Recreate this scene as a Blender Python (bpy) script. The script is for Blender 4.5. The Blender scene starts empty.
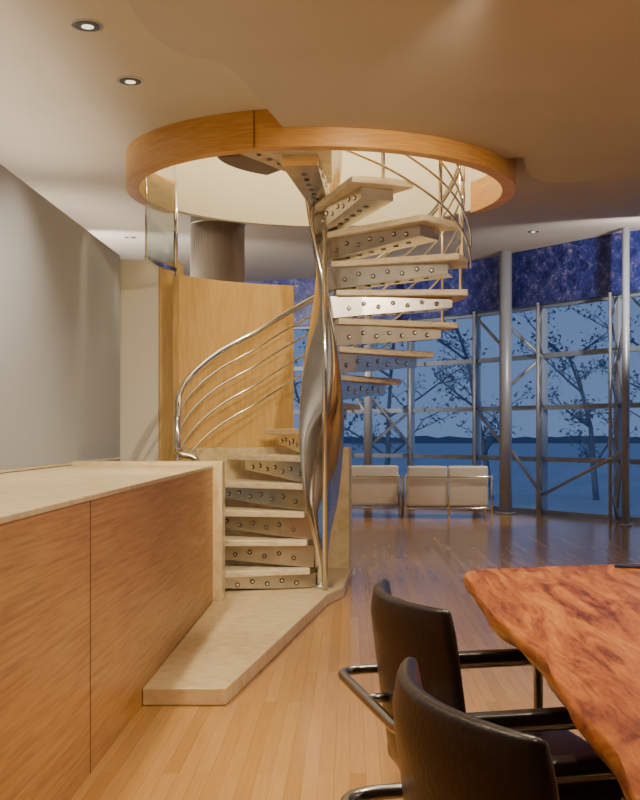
import bpy, bmesh, math, random
from mathutils import Vector, Matrix
random.seed(4)
rad=math.radians
C=bpy.context.scene.collection
# ------------------------------------------------ materials
def nt(name):
    m=bpy.data.materials.new(name); m.use_nodes=True
    n=m.node_tree; b=n.nodes['Principled BSDF']; return m,n,b
def plain(name,col,rough=.5,metal=0,coat=0):
    m,n,b=nt(name)
    b.inputs['Base Color'].default_value=(*col,1); b.inputs['Roughness'].default_value=rough
    b.inputs['Metallic'].default_value=metal; b.inputs['Coat Weight'].default_value=coat
    return m
def noisy(name,stops,scale=(1,1,1),nscale=5,detail=6,rough=.5,metal=0,bump=0,coat=0,dist=0,seam=None):
    m,n,b=nt(name); N=n.nodes; L=n.links
    tc=N.new('ShaderNodeTexCoord'); mp=N.new('ShaderNodeMapping'); mp.inputs['Scale'].default_value=scale
    L.new(tc.outputs['Object'],mp.inputs['Vector'])
    no=N.new('ShaderNodeTexNoise'); no.inputs['Scale'].default_value=nscale; no.inputs['Detail'].default_value=detail
    no.inputs['Distortion'].default_value=dist
    L.new(mp.outputs[0],no.inputs['Vector'])
    cr=N.new('ShaderNodeValToRGB'); e=cr.color_ramp.elements
    e[0].position=stops[0][0]; e[0].color=(*stops[0][1],1)
    e[1].position=stops[-1][0]; e[1].color=(*stops[-1][1],1)
    for p,c in stops[1:-1]:
        x=e.new(p); x.color=(*c,1)
    L.new(no.outputs['Fac'],cr.inputs['Fac']); L.new(cr.outputs[0],b.inputs['Base Color'])
    b.inputs['Roughness'].default_value=rough; b.inputs['Metallic'].default_value=metal
    b.inputs['Coat Weight'].default_value=coat
    if bump:
        bp=N.new('ShaderNodeBump'); bp.inputs['Strength'].default_value=bump; bp.inputs['Distance'].default_value=.01
        L.new(no.outputs['Fac'],bp.inputs['Height']); L.new(bp.outputs[0],b.inputs['Normal'])
    return m
M={}
M['ceil']=noisy('ceiling_plaster',[(.3,(.62,.58,.50)),(.7,(.65,.61,.53))],nscale=2,rough=.8)
M['soffit']=noisy('soffit_plaster_shaded',[(.3,(.55,.52,.47)),(.7,(.58,.55,.50))],nscale=2,rough=.8)  # darker than the ceiling: its dimmer light is put into the colour
M['wallgrey']=noisy('grey_fabric_panel',[(.3,(.42,.47,.57)),(.7,(.46,.51,.61))],nscale=60,rough=.75)
M['cream']=noisy('cream_plaster',[(.3,(.80,.77,.68)),(.7,(.84,.81,.72))],nscale=3,rough=.7)
M['wallw']=noisy('warm_plaster',[(.3,(.55,.48,.4)),(.7,(.6,.52,.43))],nscale=2,rough=.8)
M['stone']=noisy('travertine',[(.3,(.58,.48,.32)),(.5,(.72,.62,.44)),(.7,(.81,.72,.54))],scale=(3,3,14),nscale=4,detail=8,rough=.4,bump=.08)
M['slab']=noisy('honed_limestone',[(.3,(.64,.50,.27)),(.5,(.75,.62,.37)),(.7,(.81,.69,.44))],nscale=14,detail=10,rough=.35,bump=.05)
M['counterwood']=noisy('anigre_veneer',[(.3,(.42,.20,.055)),(.5,(.56,.295,.09)),(.7,(.65,.37,.13))],scale=(1,1.1,30),nscale=2.6,detail=4,rough=.38)
M['panelwood']=noisy('maple_veneer',[(.3,(.60,.38,.13)),(.55,(.69,.455,.17)),(.75,(.76,.52,.22))],scale=(12,12,1.5),nscale=3,detail=6,rough=.4,dist=.4)
M['ringwood']=noisy('ring_veneer',[(.3,(.60,.30,.08)),(.55,(.70,.38,.11)),(.75,(.78,.45,.15))],scale=(2,2,26),nscale=3,detail=6,rough=.35,dist=.4)
M['steel']=noisy('polished_steel',[(.3,(.66,.65,.64)),(.7,(.78,.77,.75))],nscale=6,rough=.13,metal=1)
M['brushed']=noisy('brushed_steel',[(.3,(.50,.49,.48)),(.7,(.62,.61,.59))],scale=(6,6,40),nscale=4,rough=.32,metal=1)
M['duct']=noisy('polished_duct_steel',[(.3,(.74,.74,.74)),(.7,(.84,.84,.83))],scale=(20,20,1),nscale=4,rough=.17,metal=1)
M['chrome']=plain('chrome',(.75,.75,.76),.1,1)
M['chairtube']=plain('satin_gunmetal_tube',(.38,.39,.41),.25,1)
M['dark']=plain('dark_hole_disc',(.10,.09,.08),.35,.8)  # plain dark colour for discs that suggest shaded holes
M['stud']=plain('bright_stud',(.8,.78,.72),.15,1)
M['darkwood']=plain('dark_landing',(.10,.05,.03),.5)
M['bracket']=noisy('satin_aluminium',[(.3,(.54,.52,.48)),(.7,(.66,.64,.59))],nscale=9,rough=.27,metal=.95)
M['leather']=noisy('black_brown_leather',[(.3,(.013,.008,.009)),(.7,(.024,.015,.016))],nscale=90,rough=.33,bump=.15)
M['black']=plain('black_rubber',(.010,.009,.010),.35)
M['sofa']=noisy('ivory_leather',[(.3,(.82,.80,.75)),(.7,(.88,.86,.81))],nscale=8,rough=.5)
M['frame']=plain('window_frame_grey',(.30,.35,.43),.45,.2)
M['column']=plain('painted_steel_column',(.40,.42,.47),.4,.3)
M['bark']=plain('hazed_bark',(.13,.18,.25),.9)  # pale blue haze mixed into the bark colour
M['leaf']=plain('hazed_foliage',(.14,.20,.27),.9)  # dusk haze painted into the foliage as a lighter blue
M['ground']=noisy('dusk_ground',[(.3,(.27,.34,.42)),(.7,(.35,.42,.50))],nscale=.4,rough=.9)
M['book']=plain('navy_cover',(.02,.03,.08),.4)
def lapis():
    m,n,b=nt('lapis_stone'); N=n.nodes;L=n.links
    tc=N.new('ShaderNodeTexCoord')
    a=N.new('ShaderNodeTexNoise'); a.inputs['Scale'].default_value=6; a.inputs['Detail'].default_value=12; a.inputs['Roughness'].default_value=.88; a.inputs['Distortion'].default_value=.3
    L.new(tc.outputs['Object'],a.inputs['Vector'])
    cr=N.new('ShaderNodeValToRGB'); e=cr.color_ramp.elements
    e[0].position=.40; e[0].color=(.004,.005,.03,1); e[1].position=.64; e[1].color=(.62,.50,.40,1)
    for p,c in [(.46,(.012,.02,.15)),(.52,(.03,.05,.30)),(.57,(.12,.12,.33))]:
        x=e.new(p); x.color=(*c,1)
    L.new(a.outputs['Fac'],cr.inputs['Fac']); L.new(cr.outputs[0],b.inputs['Base Color'])
    b.inputs['Roughness'].default_value=.3
    return m
M['lapis']=lapis()
def floorm():
    m,n,b=nt('hardwood_strip_floor'); N=n.nodes;L=n.links
    tc=N.new('ShaderNodeTexCoord'); mp=N.new('ShaderNodeMapping'); mp.inputs['Rotation'].default_value=(0,0,rad(90))
    L.new(tc.outputs['Object'],mp.inputs['Vector'])
    br=N.new('ShaderNodeTexBrick'); br.inputs['Scale'].default_value=1
    br.inputs['Brick Width'].default_value=1.7; br.inputs['Row Height'].default_value=.057
    br.inputs['Mortar Size'].default_value=.0008; br.inputs['Mortar Smooth'].default_value=.3
    br.offset=.37; br.inputs['Bias'].default_value=0
    br.inputs['Color1'].default_value=(.53,.28,.08,1); br.inputs['Color2'].default_value=(.66,.38,.13,1)
    br.inputs['Mortar'].default_value=(.32,.15,.05,1)
    L.new(mp.outputs[0],br.inputs['Vector'])
    mp2=N.new('ShaderNodeMapping'); mp2.inputs['Scale'].default_value=(40,1.5,1); L.new(tc.outputs['Object'],mp2.inputs['Vector'])
    no=N.new('ShaderNodeTexNoise'); no.inputs['Scale'].default_value=2; no.inputs['Detail'].default_value=6; L.new(mp2.outputs[0],no.inputs['Vector'])
    mx=N.new('ShaderNodeMix'); mx.data_type='RGBA'; mx.blend_type='MULTIPLY'; mx.inputs['Factor'].default_value=.3
    cr=N.new('ShaderNodeValToRGB'); cr.color_ramp.elements[0].position=.3; cr.color_ramp.elements[0].color=(.55,.5,.45,1); cr.color_ramp.elements[1].position=.7
    L.new(no.outputs['Fac'],cr.inputs['Fac'])
    L.new(br.outputs['Color'],mx.inputs['A']); L.new(cr.outputs[0],mx.inputs['B'])
    L.new(mx.outputs['Result'],b.inputs['Base Color'])
    b.inputs['Roughness'].default_value=.24; b.inputs['Coat Weight'].default_value=.35; b.inputs['Coat Roughness'].default_value=.13
    return m
M['floor']=floorm()
def tablem():
    m,n,b=nt('figured_bubinga_slab'); N=n.nodes;L=n.links
    tc=N.new('ShaderNodeTexCoord'); mp=N.new('ShaderNodeMapping'); mp.inputs['Scale'].default_value=(13,1.7,13); mp.inputs['Rotation'].default_value=(0,0,rad(-10))
    L.new(tc.outputs['Object'],mp.inputs['Vector'])
    a=N.new('ShaderNodeTexNoise'); a.inputs['Scale'].default_value=1.1; a.inputs['Detail'].default_value=12; a.inputs['Roughness'].default_value=.7; a.inputs['Distortion'].default_value=1.2
    L.new(mp.outputs[0],a.inputs['Vector'])
    f=N.new('ShaderNodeTexNoise'); f.inputs['Scale'].default_value=7; f.inputs['Detail'].default_value=8; f.inputs['Roughness'].default_value=.75
    L.new(mp.outputs[0],f.inputs['Vector'])
    mm=N.new('ShaderNodeMix'); mm.data_type='FLOAT'; mm.inputs['Factor'].default_value=.25
    L.new(a.outputs['Fac'],mm.inputs['A']); L.new(f.outputs['Fac'],mm.inputs['B'])
    cr=N.new('ShaderNodeValToRGB'); e=cr.color_ramp.elements
    e[0].position=.40; e[0].color=(.10,.018,.004,1); e[1].position=.64; e[1].color=(.66,.27,.05,1)
    for p,c in [(.46,(.29,.067,.010)),(.53,(.46,.14,.02))]:
        x=e.new(p); x.color=(*c,1)
    L.new(mm.outputs['Result'],cr.inputs['Fac']); L.new(cr.outputs[0],b.inputs['Base Color'])
    b.inputs['Roughness'].default_value=.34; b.inputs['Specular IOR Level'].default_value=.35
    return m
M['table']=tablem()
def glassm(name,t,k):
    m=bpy.data.materials.new(name); m.use_nodes=True; n=m.node_tree; n.nodes.clear()
    o=n.nodes.new('ShaderNodeOutputMaterial'); mx=n.nodes.new('ShaderNodeMixShader')
    tr=n.nodes.new('ShaderNodeBsdfTransparent'); tr.inputs[0].default_value=(*t,1)
    gl=n.nodes.new('ShaderNodeBsdfGlossy'); gl.inputs['Roughness'].default_value=.03
    mx.inputs[0].default_value=k
    n.links.new(tr.outputs[0],mx.inputs[1]); n.links.new(gl.outputs[0],mx.inputs[2]); n.links.new(mx.outputs[0],o.inputs[0])
    return m
M['glass']=glassm('window_glass',(.92,.96,.99),.06); M['glassrail']=glassm('railing_glass',(.62,.69,.63),.16)
def emit(name,col,s):
    m=bpy.data.materials.new(name); m.use_nodes=True; n=m.node_tree; n.nodes.clear()
    o=n.nodes.new('ShaderNodeOutputMaterial'); e=n.nodes.new('ShaderNodeEmission'); e.inputs[0].default_value=(*col,1); e.inputs[1].default_value=s
    n.links.new(e.outputs[0],o.inputs[0]); return m
M['lamp']=emit('lamp_lens',(1,.85,.6),2)
# ------------------------------------------------ helpers
def empty(name,loc=(0,0,0),rz=0):
    o=bpy.data.objects.new(name,None); o.location=loc; o.rotation_euler=(0,0,rz); o.empty_display_size=.1; C.objects.link(o); return o
def mobj(name,vs,fs,mat,parent=None,smooth=False,bevel=0,seg=2):
    me=bpy.data.meshes.new(name); me.from_pydata([tuple(v) for v in vs],[],fs); 
    bm=bmesh.new(); bm.from_mesh(me); bmesh.ops.recalc_face_normals(bm,faces=bm.faces); bm.to_mesh(me); bm.free()
    me.materials.append(mat)
    if smooth:
        for p in me.polygons: p.use_smooth=True
    o=bpy.data.objects.new(name,me); C.objects.link(o)
    if parent: o.parent=parent
    if bevel:
        b=o.modifiers.new('bevel','BEVEL'); b.width=bevel; b.segments=seg; b.limit_method='ANGLE'
        if smooth or seg>2:
            for p in me.polygons: p.use_smooth=True
    return o
def box(name,x0,x1,y0,y1,z0,z1,mat,parent=None,bevel=0,seg=2):
    v=[(x,y,z) for z in(z0,z1) for y in(y0,y1) for x in(x0,x1)]
    f=[(0,1,3,2),(4,5,7,6),(0,1,5,4),(2,3,7,6),(0,2,6,4),(1,3,7,5)]
    return mobj(name,v,f,mat,parent,bevel=bevel,seg=seg)
def prism(name,poly,z0,z1,mat,parent=None,bevel=0,seg=2):
    n=len(poly); v=[(x,y,z0) for x,y in poly]+[(x,y,z1) for x,y in poly]
    f=[tuple(range(n)),tuple(range(n,2*n))]+[(i,(i+1)%n,n+(i+1)%n,n+i) for i in range(n)]
    return mobj(name,v,f,mat,parent,bevel=bevel,seg=seg)
def tubegeo(pts,r,ns=10,cyclic=False,vs=None,fs=None,caps=True):
    if vs is None: vs=[];fs=[]
    pts=[Vector(p) for p in pts]; n=len(pts); base=len(vs)
    rr=r if isinstance(r,(list,tuple)) else [r]*n
    T=[]
    for i in range(n):
        if cyclic: t=pts[(i+1)%n]-pts[i-1]
        else: t=pts[min(i+1,n-1)]-pts[max(i-1,0)]
        T.append(t.normalized())
    a=Vector((0,0,1)) if abs(T[0].z)<.9 else Vector((1,0,0))
    N=(a-T[0]*a.dot(T[0])).normalized()
    for i in range(n):
        N=(N-T[i]*N.dot(T[i])).normalized(); B=T[i].cross(N)
        for k in range(ns):
            an=2*math.pi*k/ns
            vs.append(tuple(pts[i]+(N*math.cos(an)+B*math.sin(an))*rr[i]))
    for i in range(n if cyclic else n-1):
        j=(i+1)%n
        for k in range(ns):
            l=(k+1)%ns
            fs.append((base+i*ns+k,base+i*ns+l,base+j*ns+l,base+j*ns+k))
    if caps and not cyclic:
        fs.append(tuple(base+k for k in range(ns))); fs.append(tuple(base+(n-1)*ns+k for k in range(ns)))
    return vs,fs
def tube(name,pts,r,mat,parent=None,ns=12,cyclic=False):
    v,f=tubegeo(pts,r,ns,cyclic); o=mobj(name,v,f,mat,parent,smooth=True)
    for p in o.data.polygons:
        if len(p.vertices)>4: p.use_smooth=False
    return o
def rounded(pts,r=.05,seg=6,cyclic=False):
    pts=[Vector(p) for p in pts]; out=[]; n=len(pts)
    for i,p in enumerate(pts):
        if not cyclic and i in(0,n-1): out.append(p); continue
        a=pts[i-1]; b=pts[(i+1)%n]; da=(a-p); db=(b-p)
        ra=min(r,da.length*.49); rb=min(r,db.length*.49)
        A=p+da.normalized()*ra; B=p+db.normalized()*rb
        for s in range(seg+1):
            t=s/seg; out.append(A*(1-t)**2+p*2*t*(1-t)+B*t*t)
    return out
def arcwall(name,cx,cy,r0,r1,a0,a1,z0,z1,mat,parent=None,n=32,bevel=0):
    v=[];f=[]
    for i in range(n+1):
        a=rad(a0+(a1-a0)*i/n); c,s=math.cos(a),math.sin(a)
        v+=[(cx+r1*c,cy+r1*s,z0),(cx+r1*c,cy+r1*s,z1),(cx+r0*c,cy+r0*s,z1),(cx+r0*c,cy+r0*s,z0)]
    for i in range(n):
        for k in range(4): f.append((4*i+k,4*i+(k+1)%4,4*i+4+(k+1)%4,4*i+4+k))
    if abs(a1-a0)<359.9: f+= [(0,1,2,3),(4*n,4*n+1,4*n+2,4*n+3)]
    return mobj(name,v,f,mat,parent,bevel=bevel)
CX,CY=-.215,8.3
# ------------------------------------------------ room outline
nodes=[(6.6,7.0),(6.6,8.6),(6.4,10.1),(6.0,11.6),(5.45,12.98),(4.63,14.2),(3.77,15.42),(2.92,16.64),(2.06,17.86),(1.05,18.9),(-.2,19.7),(-1.55,20.2),(-3.0,20.5),(-4.5,20.6),(-6,20.6)]
outline=nodes+[(-6,-3),(6.6,-3)]
prism('floor',outline,-.1,0,M['floor'])
def rayhit(a):
    d=Vector((math.cos(a),math.sin(a))); best=None
    for i in range(len(outline)):
        p=Vector(outline[i]); q=Vector(outline[(i+1)%len(outline)]); e=q-p
        den=d.x*e.y-d.y*e.x
        if abs(den)<1e-9: continue
        w=p-Vector((CX,CY)); t=(w.x*e.y-w.y*e.x)/den; s=(w.x*d.y-w.y*d.x)/den
        if t>0 and -1e-6<=s<=1+1e-6 and (best is None or t<best): best=t
    return best
def zc(x,y):
    s=min(1,max(0,(y-8.2)/7.0)); s=s*s*(3-2*s)*.55+s*.45
    t=min(1,max(0,(y-8.2)/.8)); 
    return 3.27+.73*s*(t if s<.2 else 1)
v=[];f=[]; NA=160; NR=24
for i in range(NA):
    a=2*math.pi*i/NA; R=rayhit(a)+.12
    for j in range(NR+1):
        r=1.435+(R-1.435)*(j/NR); x=CX+r*math.cos(a); y=CY+r*math.sin(a); v.append((x,y,zc(x,y)))
for i in range(NA):
    for j in range(NR):
        k=(i+1)%NA; f.append((i*(NR+1)+j,i*(NR+1)+j+1,k*(NR+1)+j+1,k*(NR+1)+j))
mobj('ceiling',v,f,M['ceil'],smooth=True)
poly=[(-1.0,-3),(-.98,4.9)]
def bez(p0,p1,p2,n=10):
    return [((1-t)**2*p0[0]+2*t*(1-t)*p1[0]+t*t*p2[0],(1-t)**2*p0[1]+2*t*(1-t)*p1[1]+t*t*p2[1]) for t in [i/n for i in range(n+1)]]
poly+=bez((-.98,4.9),(-.98,5.50),(-.74,5.60),8)[1:]
poly+=bez((-.74,5.60),(-.62,5.64),(-.57,6.0),5)[1:]
a0,a1=-98,-27
poly+=[(CX+1.455*math.cos(rad(a0+(a1-a0)*i/24)),CY+1.455*math.sin(rad(a0+(a1-a0)*i/24))) for i in range(25)]
poly+=bez((1.2,7.6),(1.3,8.35),(1.62,8.40),8)+[(2.2,8.2),(3.5,7.9),(6.6,7.6),(6.6,-3)]
prism('ceiling_soffit',poly,3.15,3.29,M['soffit'])
arcwall('ceiling_shaft',CX,CY,1.375,1.44,0,360,3.26,5.3,M['cream'],n=96)
prism('ceiling_shaft_top',[(CX+1.44*math.cos(i*math.pi/24),CY+1.44*math.sin(i*math.pi/24)) for i in range(48)],5.3,5.35,M['cream'])
g=empty('trim_ring')
arcwall('wood_fascia',CX,CY,1.35,1.45,-208,28,3.03,3.28,M['ringwood'],g,n=96,bevel=.004)
arcwall('plaster_fascia',CX,CY,1.37,1.44,28,152,3.06,3.45,M['cream'],g,n=48)
box('fascia_joint',-.605,-.602,6.893,6.906,3.03,3.27,M['darkwood'],g)
# walls
box('wall_back',-6.1,6.7,-3.1,-3,0,3.4,M['wallw'])
box('wall_right',6.6,6.7,-3,7,0,3.4,M['wallw'])
box('wall_left',-6.1,-6,-3,20.7,0,4.1,M['wallw'])
box('wall_partition',-2.03,-1.93,-1.5,9.24,0,2.73,M['wallgrey'])
box('trim_reveal',-1.929,-1.92,.8,9.2,1.025,1.04,M['chrome'])
g=empty('wall_return')
box('cream_return',-2.03,-1.61,9.25,9.45,0,2.70,M['cream'],g)
box('wood_return',-1.605,-1.43,9.25,9.45,0,2.68,M['panelwood'],g)
g=empty('wall_curved')
arcwall('maple_panel',CX,CY,1.33,1.39,102,152,0.081,2.53,M['panelwood'],g,n=32)
arcwall('stone_lining',CX,CY,1.18,1.32,80,150,0.081,1.12,M['slab'],g,n=32)
# windows
FZ=[.04,.84,1.62,2.40,3.15]; WIN=[]
for i in range(len(nodes)-1):
    p=Vector(nodes[i]); q=Vector(nodes[i+1]); d=q-p; L=d.length; an=math.atan2(d.y,d.x)
    g=empty('window_%d'%(i+1),(p.x,p.y,0),an); WIN.append(g)
    box('mullion',-.04,.04,-.06,.06,0,3.15,M['frame'],g)
    for k,z in enumerate(FZ): box('transom_%d'%k,.04,L-.04,-.045,.045,z-.035,z+.035 if k<4 else z+.01,M['frame'],g)
    v=[(.04,0,.04),(L-.04,0,.04),(L-.04,0,3.15),(.04,0,3.15)]
    mobj('pane',v,[(0,1,2,3)],M['glass'],g)
    g=empty('wall_frieze_%d'%(i+1),(p.x,p.y,0),an)
    box('lapis_band',-.02,L+.02,-.12,.2,3.16,4.12,M['lapis'],g)
def column(x,y,r,targets):
    g=empty('steel_column'); 
    tube('shaft',[(x,y,0),(x,y,zc(x,y)-.005)],r,M['column'],g,ns=20)
    tube('base_plate',[(x,y,.001),(x,y,.03)],r*1.6,M['column'],g,ns=20)
    for k,(tx,ty,z0,z1) in enumerate(targets):
        tube('strut_%d'%k,[(x,y,z0),(tx,ty,z1)],.026,M['column'],g,ns=8)
def inw(p,t=.08): 
    d=(Vector((0,8))-Vector(p)).normalized()*t; return (p[0]+d.x,p[1]+d.y)
A=inw(nodes[7]);B=inw(nodes[8]);D=inw(nodes[6]);E=inw(nodes[9]);F=inw(nodes[10])
column(2.37,16.75,.095,[(A[0],A[1],2.9,2.38),(A[0],A[1],1.1,.3),(B[0],B[1],2.5,3.1),(B[0],B[1],1.0,1.6),(A[0],A[1],1.9,2.38)])
column(3.66,14.6,.05,[(D[0],D[1],2.8,2.2),(D[0],D[1],1.2,.2),(A[0],A[1],1.0,.3),(D[0],D[1],1.5,2.3)])
column(.3,18.3,.07,[(E[0],E[1],2.4,3.1),(E[0],E[1],1.9,1.0),(F[0],F[1],1.5,2.4),(E[0],E[1],1.0,1.62)])
bpy.context.view_layer.update()
for i in (4,5,6,7,8,9,10,11):
    a=Vector(inw(nodes[i],.07)); b=Vector(inw(nodes[i],.50)); g=WIN[i]; inv=g.matrix_world.inverted()
    def lt(nm,pts,r,ns):
        tube(nm,[inv@Vector(p) for p in pts],r,M['column'],g,ns=ns)
    lt('truss_chord',[(b.x,b.y,0),(b.x,b.y,3.15)],.024,8)
    zs=[.04,.45,.84,1.23,1.62,2.01,2.40,2.78,3.13]
    for k in range(8):
        s,e_=(a,b) if k%2==0 else (b,a)
        lt('truss_web_%d'%k,[(s.x,s.y,zs[k]),(e_.x,e_.y,zs[k+1])],.016,6)
# ------------------------------------------------ counter + plinth
g=empty('credenza_counter')
box('wood_front',-1.925,-.95,.8,7.62,0,1.0,M['counterwood'],g)
box('stone_top',-1.925,-.945,.8,7.62,1.0,1.02,M['slab'],g,bevel=.003)
box('stone_end',-1.925,-.885,7.62,7.8,.0,1.045,M['slab'],g,bevel=.004)
box('panel_seam',-.951,-.9485,4.02,4.026,0,.998,M['darkwood'],g)
prism('stone_plinth',[(-.948,5.02),(-.566,5.02),(-.16,7.95),(-.05,8.3),(.02,9.62),(-.3,9.75),(-.9,9.6),(-1.35,9.0),(-1.42,8.6),(-1.42,7.802),(-.884,7.802),(-.884,7.61),(-.948,7.61)],.001,.08,M['slab'],bevel=.006)
# ------------------------------------------------ spiral stair
S=empty('spiral_staircase')
ang=[190,174,158,142,124,106,86,66,47,27,7,-14,-38,-66,-97,-128]
zz=[.18+.208*i+.055 for i in range(16)]
def hel(k):
    k0=max(0,min(14,int(math.floor(k)))); t=k-k0
    return ang[k0]*(1-t)+ang[k0+1]*t, zz[k0]*(1-t)+zz[k0+1]*t
for i,(a,z) in enumerate(zip(ang,zz)):
    a=rad(a); u=Vector((math.cos(a),math.sin(a))); w=Vector((-u.y,u.x)); c=Vector((CX,CY))
    pts=[(.10,-.10),(.30,-.125)]+[(1.1*math.cos(rad(t)),1.1*math.sin(rad(t))) for t in range(-12,13,3)]+[(.30,.125),(.10,.10)]
    P=[tuple(c+u*p[0]+w*p[1]) for p in pts]
    prism('tread_%d'%(i+1),P,z-.046,z,M['stone'],S,bevel=.008)
    V=[]
    def dep(r):
        d=.165-(r-.05)/.90*.085
        return min(d,z-.047-.088)
    for r,hw in((.05,.045),(.30,.085),(.98,.12)):
        dz=dep(r)
        for s in(-1,1):
            for zq in(z-.047,z-.047-dz):
                q=c+u*r+w*(hw*s); V.append((q.x,q.y,zq))
    Fs=[(0,1,3,2),(8,9,11,10)]
    for b in(0,4): Fs+=[(b,b+1,b+5,b+4),(b+2,b+3,b+7,b+6),(b+1,b+3,b+7,b+5),(b,b+2,b+6,b+4)]
    mobj('bracket_%d'%(i+1),V,Fs,M['bracket'],S)
    V=[];Fs=[];V2=[];F2=[]
    for s in(-1,1):
        for j in range(7):
            r=.2+.11*j
            hw=.045+(r-.05)/.25*.04 if r<.3 else .085+(r-.3)/.68*.035
            q=c+u*r+w*(hw*s); o=w*s; zq=z-.047-dep(r)*(.40 if j%2 else .60)
            tubegeo([(q.x,q.y,zq),(q.x+o.x*.004,q.y+o.y*.004,zq)],.018,12,False,V,Fs)
            tubegeo([(q.x,q.y,zq),(q.x+o.x*.012,q.y+o.y*.012,zq)],[.014,.009],10,False,V2,F2)
    for j in range(6):
        r=.25+.11*j; q=c+u*r; zq=z-.047-dep(r)
        tubegeo([(q.x,q.y,zq),(q.x,q.y,zq-.004)],.02,12,False,V,Fs)
    mobj('dark_hole_discs_%d'%(i+1),V,Fs,M['dark'],S); mobj('studs_%d'%(i+1),V2,F2,M['stud'],S)  # raised dark discs stand in for the shade inside bracket holes
V=[];Fs=[];n=90;ns=20
for i in range(n+1):
    z=.082+3.5*i/n; tw=rad(95)-(z-1.25)*rad(80)
    sc=.35+.65*min(1,(z-.08)/.6)
    for k in range(ns):
        b=2*math.pi*k/ns; lx=.17*sc*math.cos(b); ly=.05*math.sin(b)
        V.append((CX+lx*math.cos(tw+math.pi/2)-ly*math.sin(tw+math.pi/2),CY+lx*math.sin(tw+math.pi/2)+ly*math.cos(tw+math.pi/2),z))
for i in range(n):
    for k in range(ns): Fs.append((i*ns+k,i*ns+(k+1)%ns,(i+1)*ns+(k+1)%ns,(i+1)*ns+k))
Fs+=[tuple(range(ns)),tuple(n*ns+k for k in range(ns))]
mobj('twisted_mast',V,Fs,M['steel'],S,smooth=True)
tube('slim_pole',[(CX+.03,CY-.18,.082),(CX+.03,CY-.18,3.3)],.02,M['steel'],S)
tube('mast_foot',[(CX,CY,.081),(CX,CY,.10)],.09,M['brushed'],S,ns=24)
arcwall('landing',CX,CY,.1,1.34,-172,-142,3.34,3.42,M['darkwood'],S,n=8)
arcwall('landing_beam',CX,CY,.1,.8,125,175,3.34,3.44,M['darkwood'],S,n=8)
def railpts(off,k0,k1,extra=0,R=1.07):
    out=[];n=90
    for i in range(n+1):
        k=k0+(k1-k0)*i/n; a,z=hel(k); e=extra*max(0,(4-k)/4)
        out.append((CX+R*math.cos(rad(a)),CY+R*math.sin(rad(a)),z+off+e))
    return out
hp=railpts(1.0,0,15,.2)
x0,y0,z0=hp[0]
tube('handrail',rounded([(x0+.14,y0-.02,z0-.50),(x0+.14,y0-.03,z0-.36),(x0,y0-.03,z0-.36),(x0,y0-.03,z0-.12)],.07)+hp[2:],.024,M['steel'],S)
for j,o in enumerate((.40,.56,.72,.86)):
    tube('thin_rail_%d'%j,railpts(o,.1,15,.2),.009,M['steel'],S,ns=8)
for j,o in enumerate((.06,.22)):
    tube('lower_rail_%d'%j,railpts(o,10.5,15,0,1.12),.009,M['steel'],S,ns=8)
for j,k in enumerate((0,9,10,11,12,13,14,15)):
    a,z=hel(k); e=.2*max(0,(4-k)/4)
    x=CX+1.07*math.cos(rad(a)); y=CY+1.07*math.sin(rad(a))
    tube('baluster_%d'%j,[(x,y,z-.01),(x,y,z+1+e)],.013,M['steel'],S,ns=8)
g=empty('glass_guard')
v=[];f=[]; GR=1.31
for i in range(17):
    a=rad(155+29*i/16); v+=[(CX+GR*math.cos(a),CY+GR*math.sin(a),2.56),(CX+GR*math.cos(a),CY+GR*math.sin(a),3.24)]
for i in range(16): f.append((2*i,2*i+2,2*i+3,2*i+1))
mobj('curved_glass',v,f,M['glassrail'],g,smooth=True)
for k,aa in enumerate((155,184)):
    px,py=CX+GR*math.cos(rad(aa)),CY+GR*math.sin(rad(aa))
    tube('guard_post_%d'%k,[(px,py,2.5 if k==0 else 2.55),(px,py,3.25)],.018 if k==0 else .008,M['steel'],g)
arcwall('guard_clip',CX,CY,GR-.015,GR+.015,155,184,2.54,2.57,M['steel'],g,n=12)
g=empty('steel_flue_duct')
tube('drum',[(-1.27,10.55,0),(-1.27,10.55,3.40)],.26,M['duct'],g,ns=48)
tube('collar',[(-1.27,10.55,3.225),(-1.27,10.55,3.25)],.267,M['brushed'],g,ns=48)
# ------------------------------------------------ sofas
def sofa(name,loc,W,seats):
    g=empty(name,loc,0); H=.76
    w=W/2
    box('seat_base',-w+.15,w-.15,-.2,.33,.19,.33,M['sofa'],g,.03,4)
    for s in range(seats):
        x0=-w+.155+(W-.31)/seats*s; x1=x0+(W-.31)/seats-.01
        box('seat_cushion_%d'%s,x0,x1,-.2,.35,.335,.47,M['sofa'],g,.04,4)
        bx0=-w+.02+(W-.04)/seats*s; bx1=bx0+(W-.04)/seats-.012
        box('back_cushion_%d'%s,bx0,bx1,-.34,-.205,.18,H,M['sofa'],g,.035,4)
    for k,s in enumerate((-1,1)):
        x=s*(w-.08); box('arm_%d'%k,x-.065,x+.065,-.2,.35,.18,.62,M['sofa'],g,.035,4)
    for j,z in enumerate([.15,.60]):
        pts=[(-w-.01,.38,z),(-w-.01,-.36,z),(w+.01,-.36,z),(w+.01,.38,z)]
        tube('frame_rail_%d'%j,rounded(pts,.06),.013,M['chrome'],g,ns=8)
    tube('front_rail',[(-w-.01,.38,.15),(w+.01,.38,.15)],.013,M['chrome'],g,ns=8)
    k=0
    for x in(-w-.01,0,w+.01):
        for y in(-.365,.38):
            if x==0 and (y>0 or seats==1): continue
            tube('leg_%d'%k,[(x,y,0),(x,y,.61)],.014,M['chrome'],g,ns=8); k+=1
sofa('sofa',(1.42,16.2,0),1.22,2)
sofa('armchair',(.34,16.4,0),.80,1)
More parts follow.
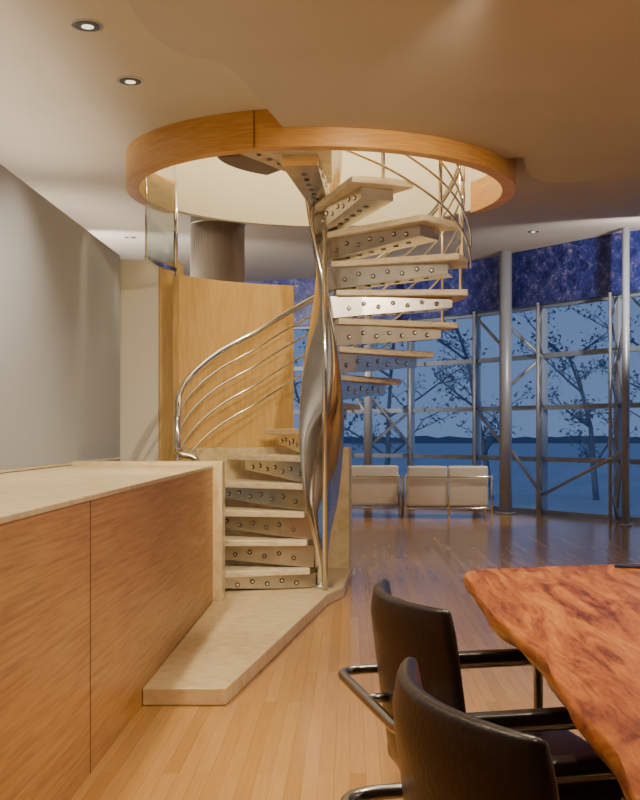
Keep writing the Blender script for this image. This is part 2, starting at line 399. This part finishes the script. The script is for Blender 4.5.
# ------------------------------------------------ table (live edge)
T=empty('dining_table')
def wob(s): return .016*math.sin(s*3.1+.5)+.008*math.sin(s*7.3+1)+.003*math.sin(s*17+2)
n=60
pl=[(.425+wob(1.0+3.0*i/n),1.0+3.0*i/n) for i in range(n+1)]
pl+=bez((.425+wob(4.0),4.0),(.43,4.12),(.56,4.15),6)[1:]
pl+=[(.56+1.2*i/20,4.15+.36*i/20+.006*math.sin(i*.7)) for i in range(1,21)]
pl+=[(1.8,4.4),(1.84,2.6),(1.8,1.0)]
N=len(pl); V=[];Fs=[]
layers=[(.735,.0),(.730,-.006),(.715,-.012),(.69,.002),(.672,.022)]
for li,(z,ins) in enumerate(layers):
    for i,(x,y) in enumerate(pl):
        d=Vector((1 if x<.6 else (-1 if x>1.75 else 0), -1 if (y>4.02 and x>.5) else (1 if y<1.05 else 0)))
        k=ins+ (0 if li<1 else .006*math.sin(i*.45+li)+.002*math.sin(i*1.3+li*2))
        V.append((x+d.x*k,y+d.y*k,z))
for li in range(len(layers)-1):
    for i in range(N): Fs.append((li*N+i,li*N+(i+1)%N,(li+1)*N+(i+1)%N,(li+1)*N+i))
Fs+=[tuple(range(N)),tuple(4*N+i for i in range(N))]
o=mobj('live_edge_top',V,Fs,M['table'],T,smooth=True)
for p in o.data.polygons:
    if len(p.vertices)>4: p.use_smooth=False
for k,y in enumerate((1.7,3.5)):
    box('trestle_post_%d'%k,1.02,1.2,y-.06,y+.06,.04,.672,M['black'],T,.01)
    box('trestle_foot_%d'%k,.75,1.5,y-.05,y+.05,0,.05,M['black'],T,.01)
box('stretcher',1.07,1.15,1.7,3.5,.3,.38,M['black'],T,.006)
g=empty('notebook',(1.08,4.18,.735),rad(-20))
box('cover',-.07,.07,-.035,.035,.0005,.01,M['book'],g,.002); box('pages',-.065,.068,-.032,.032,.002,.0085,M['cream'],g)
# ------------------------------------------------ chairs
def chair(loc,rz):
    g=empty('dining_chair',loc,rz)
    ny,nz=14,8; V=[];Fs=[]
    def P(yy,t,side):
        z=.40+.455*t; y=yy*(.285-.012*(2*abs(t-.5))**6)
        x=-.235-.06*t+ .07*(yy*yy)*1.0 + (-.03 if side else .03)*(1-.55*max(abs(yy)**8,abs(2*t-1)**8))
        return (x,y,z)
    for side in(0,1):
        for j in range(nz+1):
            for i in range(ny+1): V.append(P(-1+2*i/ny,j/nz,side))
    K=(ny+1)*(nz+1)
    for side in(0,1):
        for j in range(nz):
            for i in range(ny):
                b=side*K+j*(ny+1)+i; Fs.append((b,b+1,b+ny+2,b+ny+1))
    for i in range(ny):
        Fs.append((i,i+1,K+i+1,K+i)); b=nz*(ny+1)+i; Fs.append((b,b+1,K+b+1,K+b))
    for j in range(nz):
        b=j*(ny+1); Fs.append((b,b+ny+1,K+b+ny+1,K+b)); b+=ny; Fs.append((b,b+ny+1,K+b+ny+1,K+b))
    mobj('back',V,Fs,M['leather'],g,smooth=True,bevel=.012,seg=3)
    box('seat',-.23,.26,-.26,.26,.37,.46,M['leather'],g,.035,4)
    tube('arm_loop',rounded([(.20,-.325,.60),(-.345,-.325,.60),(-.345,.325,.60),(.20,.325,.60)],.08,8),.0135,M['chairtube'],g,ns=14)
    for k,s in enumerate((-1,1)):
        box('arm_pad_%d'%k,-.20,.21,s*.325-.024,s*.325+.024,.604,.634,M['black'],g,.008,3)
        tube('leg_frame_%d'%k,rounded([(.19,s*.325,.60),(.24,s*.325,.60),(.24,s*.325,.015),(-.26,s*.325,.015)],.05),.0135,M['chairtube'],g)
        tube('seat_rail_%d'%k,[(.24,s*.325,.40),(.20,s*.24,.40),(-.2,s*.24,.40)],.011,M['chairtube'],g)
    tube('floor_bar',[(-.26,-.325,.015),(-.26,.325,.015)],.0135,M['chairtube'],g)
    tube('back_mount',[(-.345,0,.6),(-.27,0,.6)],.012,M['chairtube'],g)
    return g
chair((.375,2.76,0),rad(13)); chair((.395,1.74,0),rad(15))
# ------------------------------------------------ downlights
WC=(1,.81,.56)
def downlight(x,y,z,e,size=95,col=WC,tgt=None,name='recessed_downlight'):
    g=empty(name,(x,y,z))
    V,Fs=tubegeo([(0,0,-.010),(0,0,.002)],.078,24); mobj('trim_plate',V,Fs,M['chrome'],g)
    V,Fs=tubegeo([(0,0,-.012),(0,0,-.010)],.062,24); mobj('reflector',V,Fs,M['dark'],g)
    V,Fs=tubegeo([(0,0,-.014),(0,0,-.010)],.03,24); mobj('lens',V,Fs,M['lamp'],g)
    l=bpy.data.lights.new('spot','SPOT'); l.energy=e; l.spot_size=rad(size); l.spot_blend=.8; l.color=col; l.shadow_soft_size=.06
    o=bpy.data.objects.new('beam',l); C.objects.link(o); o.parent=g; o.location=(0,0,-.04)
    if tgt:
        d=Vector(tgt)-Vector((x,y,z-.04)); o.rotation_euler=d.to_track_quat('-Z','Y').to_euler()
downlight(-1.30,5.45,3.27,140,110); downlight(-1.26,6.31,3.27,120,110)
downlight(-1.35,2.8,3.27,120,120)
downlight(2.5,15.0,zc(0,15.0),260,60,tgt=(1.1,15.75,.6)); downlight(-3.1,15.5,4.0,90,120)
SZ=3.15
downlight(.6,4.5,SZ,420,60,tgt=(CX+.3,8.3,1.6))  # soffit-height lights here are added out of view to light the room
downlight(-.7,4.6,SZ,320,60,tgt=(-.5,8.3,.6))
downlight(1.3,4.3,SZ,130,110); downlight(1.3,2.8,SZ,140,110); downlight(.2,3.2,SZ,160,110)
downlight(.0,1.2,SZ,80,110)
downlight(-2.9,9.5,3.27,120,120)
def ptl(name,loc,e,r,col=WC):
    l=bpy.data.lights.new(name,'POINT'); l.energy=e; l.shadow_soft_size=r; l.color=col
    o=bpy.data.objects.new(name,l); o.location=loc; C.objects.link(o)
ptl('shaft_fill',(CX+.3,CY+.3,4.6),90,.12,(1,.80,.50))  # unseen point light added to brighten the shaft
def uplight(name,loc,sx,sy,e):  # upward area light added to brighten the ceiling, no fixture modelled
    l=bpy.data.lights.new(name,'AREA'); l.shape='RECTANGLE'; l.size=sx; l.size_y=sy; l.energy=e; l.color=(1,.86,.68)
    o=bpy.data.objects.new(name,l); o.location=loc; o.rotation_euler=(math.pi,0,0); C.objects.link(o)
uplight('added_uplight',(-2.3,5,2.5),.2,7,45)
uplight('added_uplight.001',(6.2,3,2.4),.2,7,100)
uplight('added_uplight.002',(-3.0,13,2.4),.2,7,75)
def frieze_fill(loc,tgt,e,size):  # spot with a can, added outside the frame to brighten the frieze
    g=empty('added_frieze_light',loc)
    d=(Vector(tgt)-Vector(loc)).normalized()
    V,Fs=tubegeo([-d*.12,d*.03],[.05,.06],20); mobj('can',V,Fs,M['chrome'],g)
    zt=zc(loc[0],loc[1])-loc[2]; tube('stem',[(0,0,0),(0,0,zt)],.012,M['chrome'],g)
    l=bpy.data.lights.new('spot','SPOT'); l.energy=e; l.spot_size=rad(size); l.spot_blend=.7; l.color=(1,.92,.82); l.shadow_soft_size=.08
    o=bpy.data.objects.new('beam',l); C.objects.link(o); o.parent=g; o.location=d*.05; o.rotation_euler=d.to_track_quat('-Z','Y').to_euler()
frieze_fill((4.0,12.2,3.2),(2.9,16.9,3.65),620,70)
frieze_fill((-4.6,14.0,3.3),(-.2,19.6,3.7),1100,60)
# ------------------------------------------------ outside
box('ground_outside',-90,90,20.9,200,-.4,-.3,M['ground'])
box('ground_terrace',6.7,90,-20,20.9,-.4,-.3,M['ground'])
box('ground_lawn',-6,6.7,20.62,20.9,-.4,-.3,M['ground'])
def tree(x,y,h,seed):
    random.seed(seed); V=[];Fs=[];LV=[];LF=[]
    def br(p,d,l,r,dep):
        pts=[p];q=p.copy();dd=d.copy()
        for i in range(4):
            dd=(dd+Vector((random.uniform(-.16,.16),random.uniform(-.16,.16),random.uniform(-.05,.1)))).normalized(); q=q+dd*l/4; pts.append(q.copy())
        tubegeo(pts,[r*(1-.16*i) for i in range(5)],5,False,V,Fs)
        if dep==0:
            for _ in range(9):
                c=pts[random.randint(1,4)]+Vector([random.uniform(-.15,.15) for _ in range(3)])
                b=len(LV)
                for k in range(3): LV.append(tuple(c+Vector([random.uniform(-.06,.06) for _ in range(3)])))
                LF.append((b,b+1,b+2))
        if dep>0:
            for i in range(1,5):
                a=random.uniform(0,6.28); nd=(dd*.35+Vector((math.cos(a),math.sin(a),random.uniform(.0,.5)))).normalized()
                br(pts[i],nd,l*random.uniform(.35,.5),r*.45,dep-1)
                if dep==3: 
                    a+=2.5; nd=(dd*.3+Vector((math.cos(a),math.sin(a),.2))).normalized(); br(pts[i],nd,l*random.uniform(.3,.45),r*.4,dep-1)
    br(Vector((x,y,-.35)),Vector((0,0,1)),h,.08,3)
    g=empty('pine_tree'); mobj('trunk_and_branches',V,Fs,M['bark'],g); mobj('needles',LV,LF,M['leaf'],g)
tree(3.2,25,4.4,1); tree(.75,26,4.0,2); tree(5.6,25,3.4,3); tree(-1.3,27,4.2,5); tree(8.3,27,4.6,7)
V=[];Fs=[];random.seed(3)
for i in range(121):
    x=-90+1.5*i; h=.4+random.uniform(0,.35); V+=[(x,150,-.3),(x,150,h),(x,152,h),(x,152,-.3)]
for i in range(120):
    for k in range(4): Fs.append((4*i+k,4*i+(k+1)%4,4*i+4+(k+1)%4,4*i+4+k))
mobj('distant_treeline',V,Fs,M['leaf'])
# ------------------------------------------------ world
w=bpy.data.worlds.new('dusk'); bpy.context.scene.world=w; w.use_nodes=True; n=w.node_tree
bg=n.nodes['Background']; tc=n.nodes.new('ShaderNodeTexCoord'); sp=n.nodes.new('ShaderNodeSeparateXYZ'); cr=n.nodes.new('ShaderNodeValToRGB')
n.links.new(tc.outputs['Generated'],sp.inputs[0]); n.links.new(sp.outputs['Z'],cr.inputs['Fac']); n.links.new(cr.outputs[0],bg.inputs[0])
e=cr.color_ramp.elements; e[0].position=0; e[0].color=(.125,.20,.37,1); e[1].position=.5; e[1].color=(.11,.19,.40,1)
x=e.new(.12); x.color=(.115,.185,.36,1)
bg.inputs[1].default_value=1.2
# ------------------------------------------------ camera
cd=bpy.data.cameras.new('camera'); cd.sensor_width=36; cd.sensor_fit='AUTO'; cd.lens=1100/800*36
cd.shift_x=-30/800; cd.shift_y=32/800; cd.clip_start=.05; cd.clip_end=500
co=bpy.data.objects.new('camera',cd); co.location=(0,0,1.25); co.rotation_euler=(rad(90),0,0); C.objects.link(co)
bpy.context.scene.camera=co
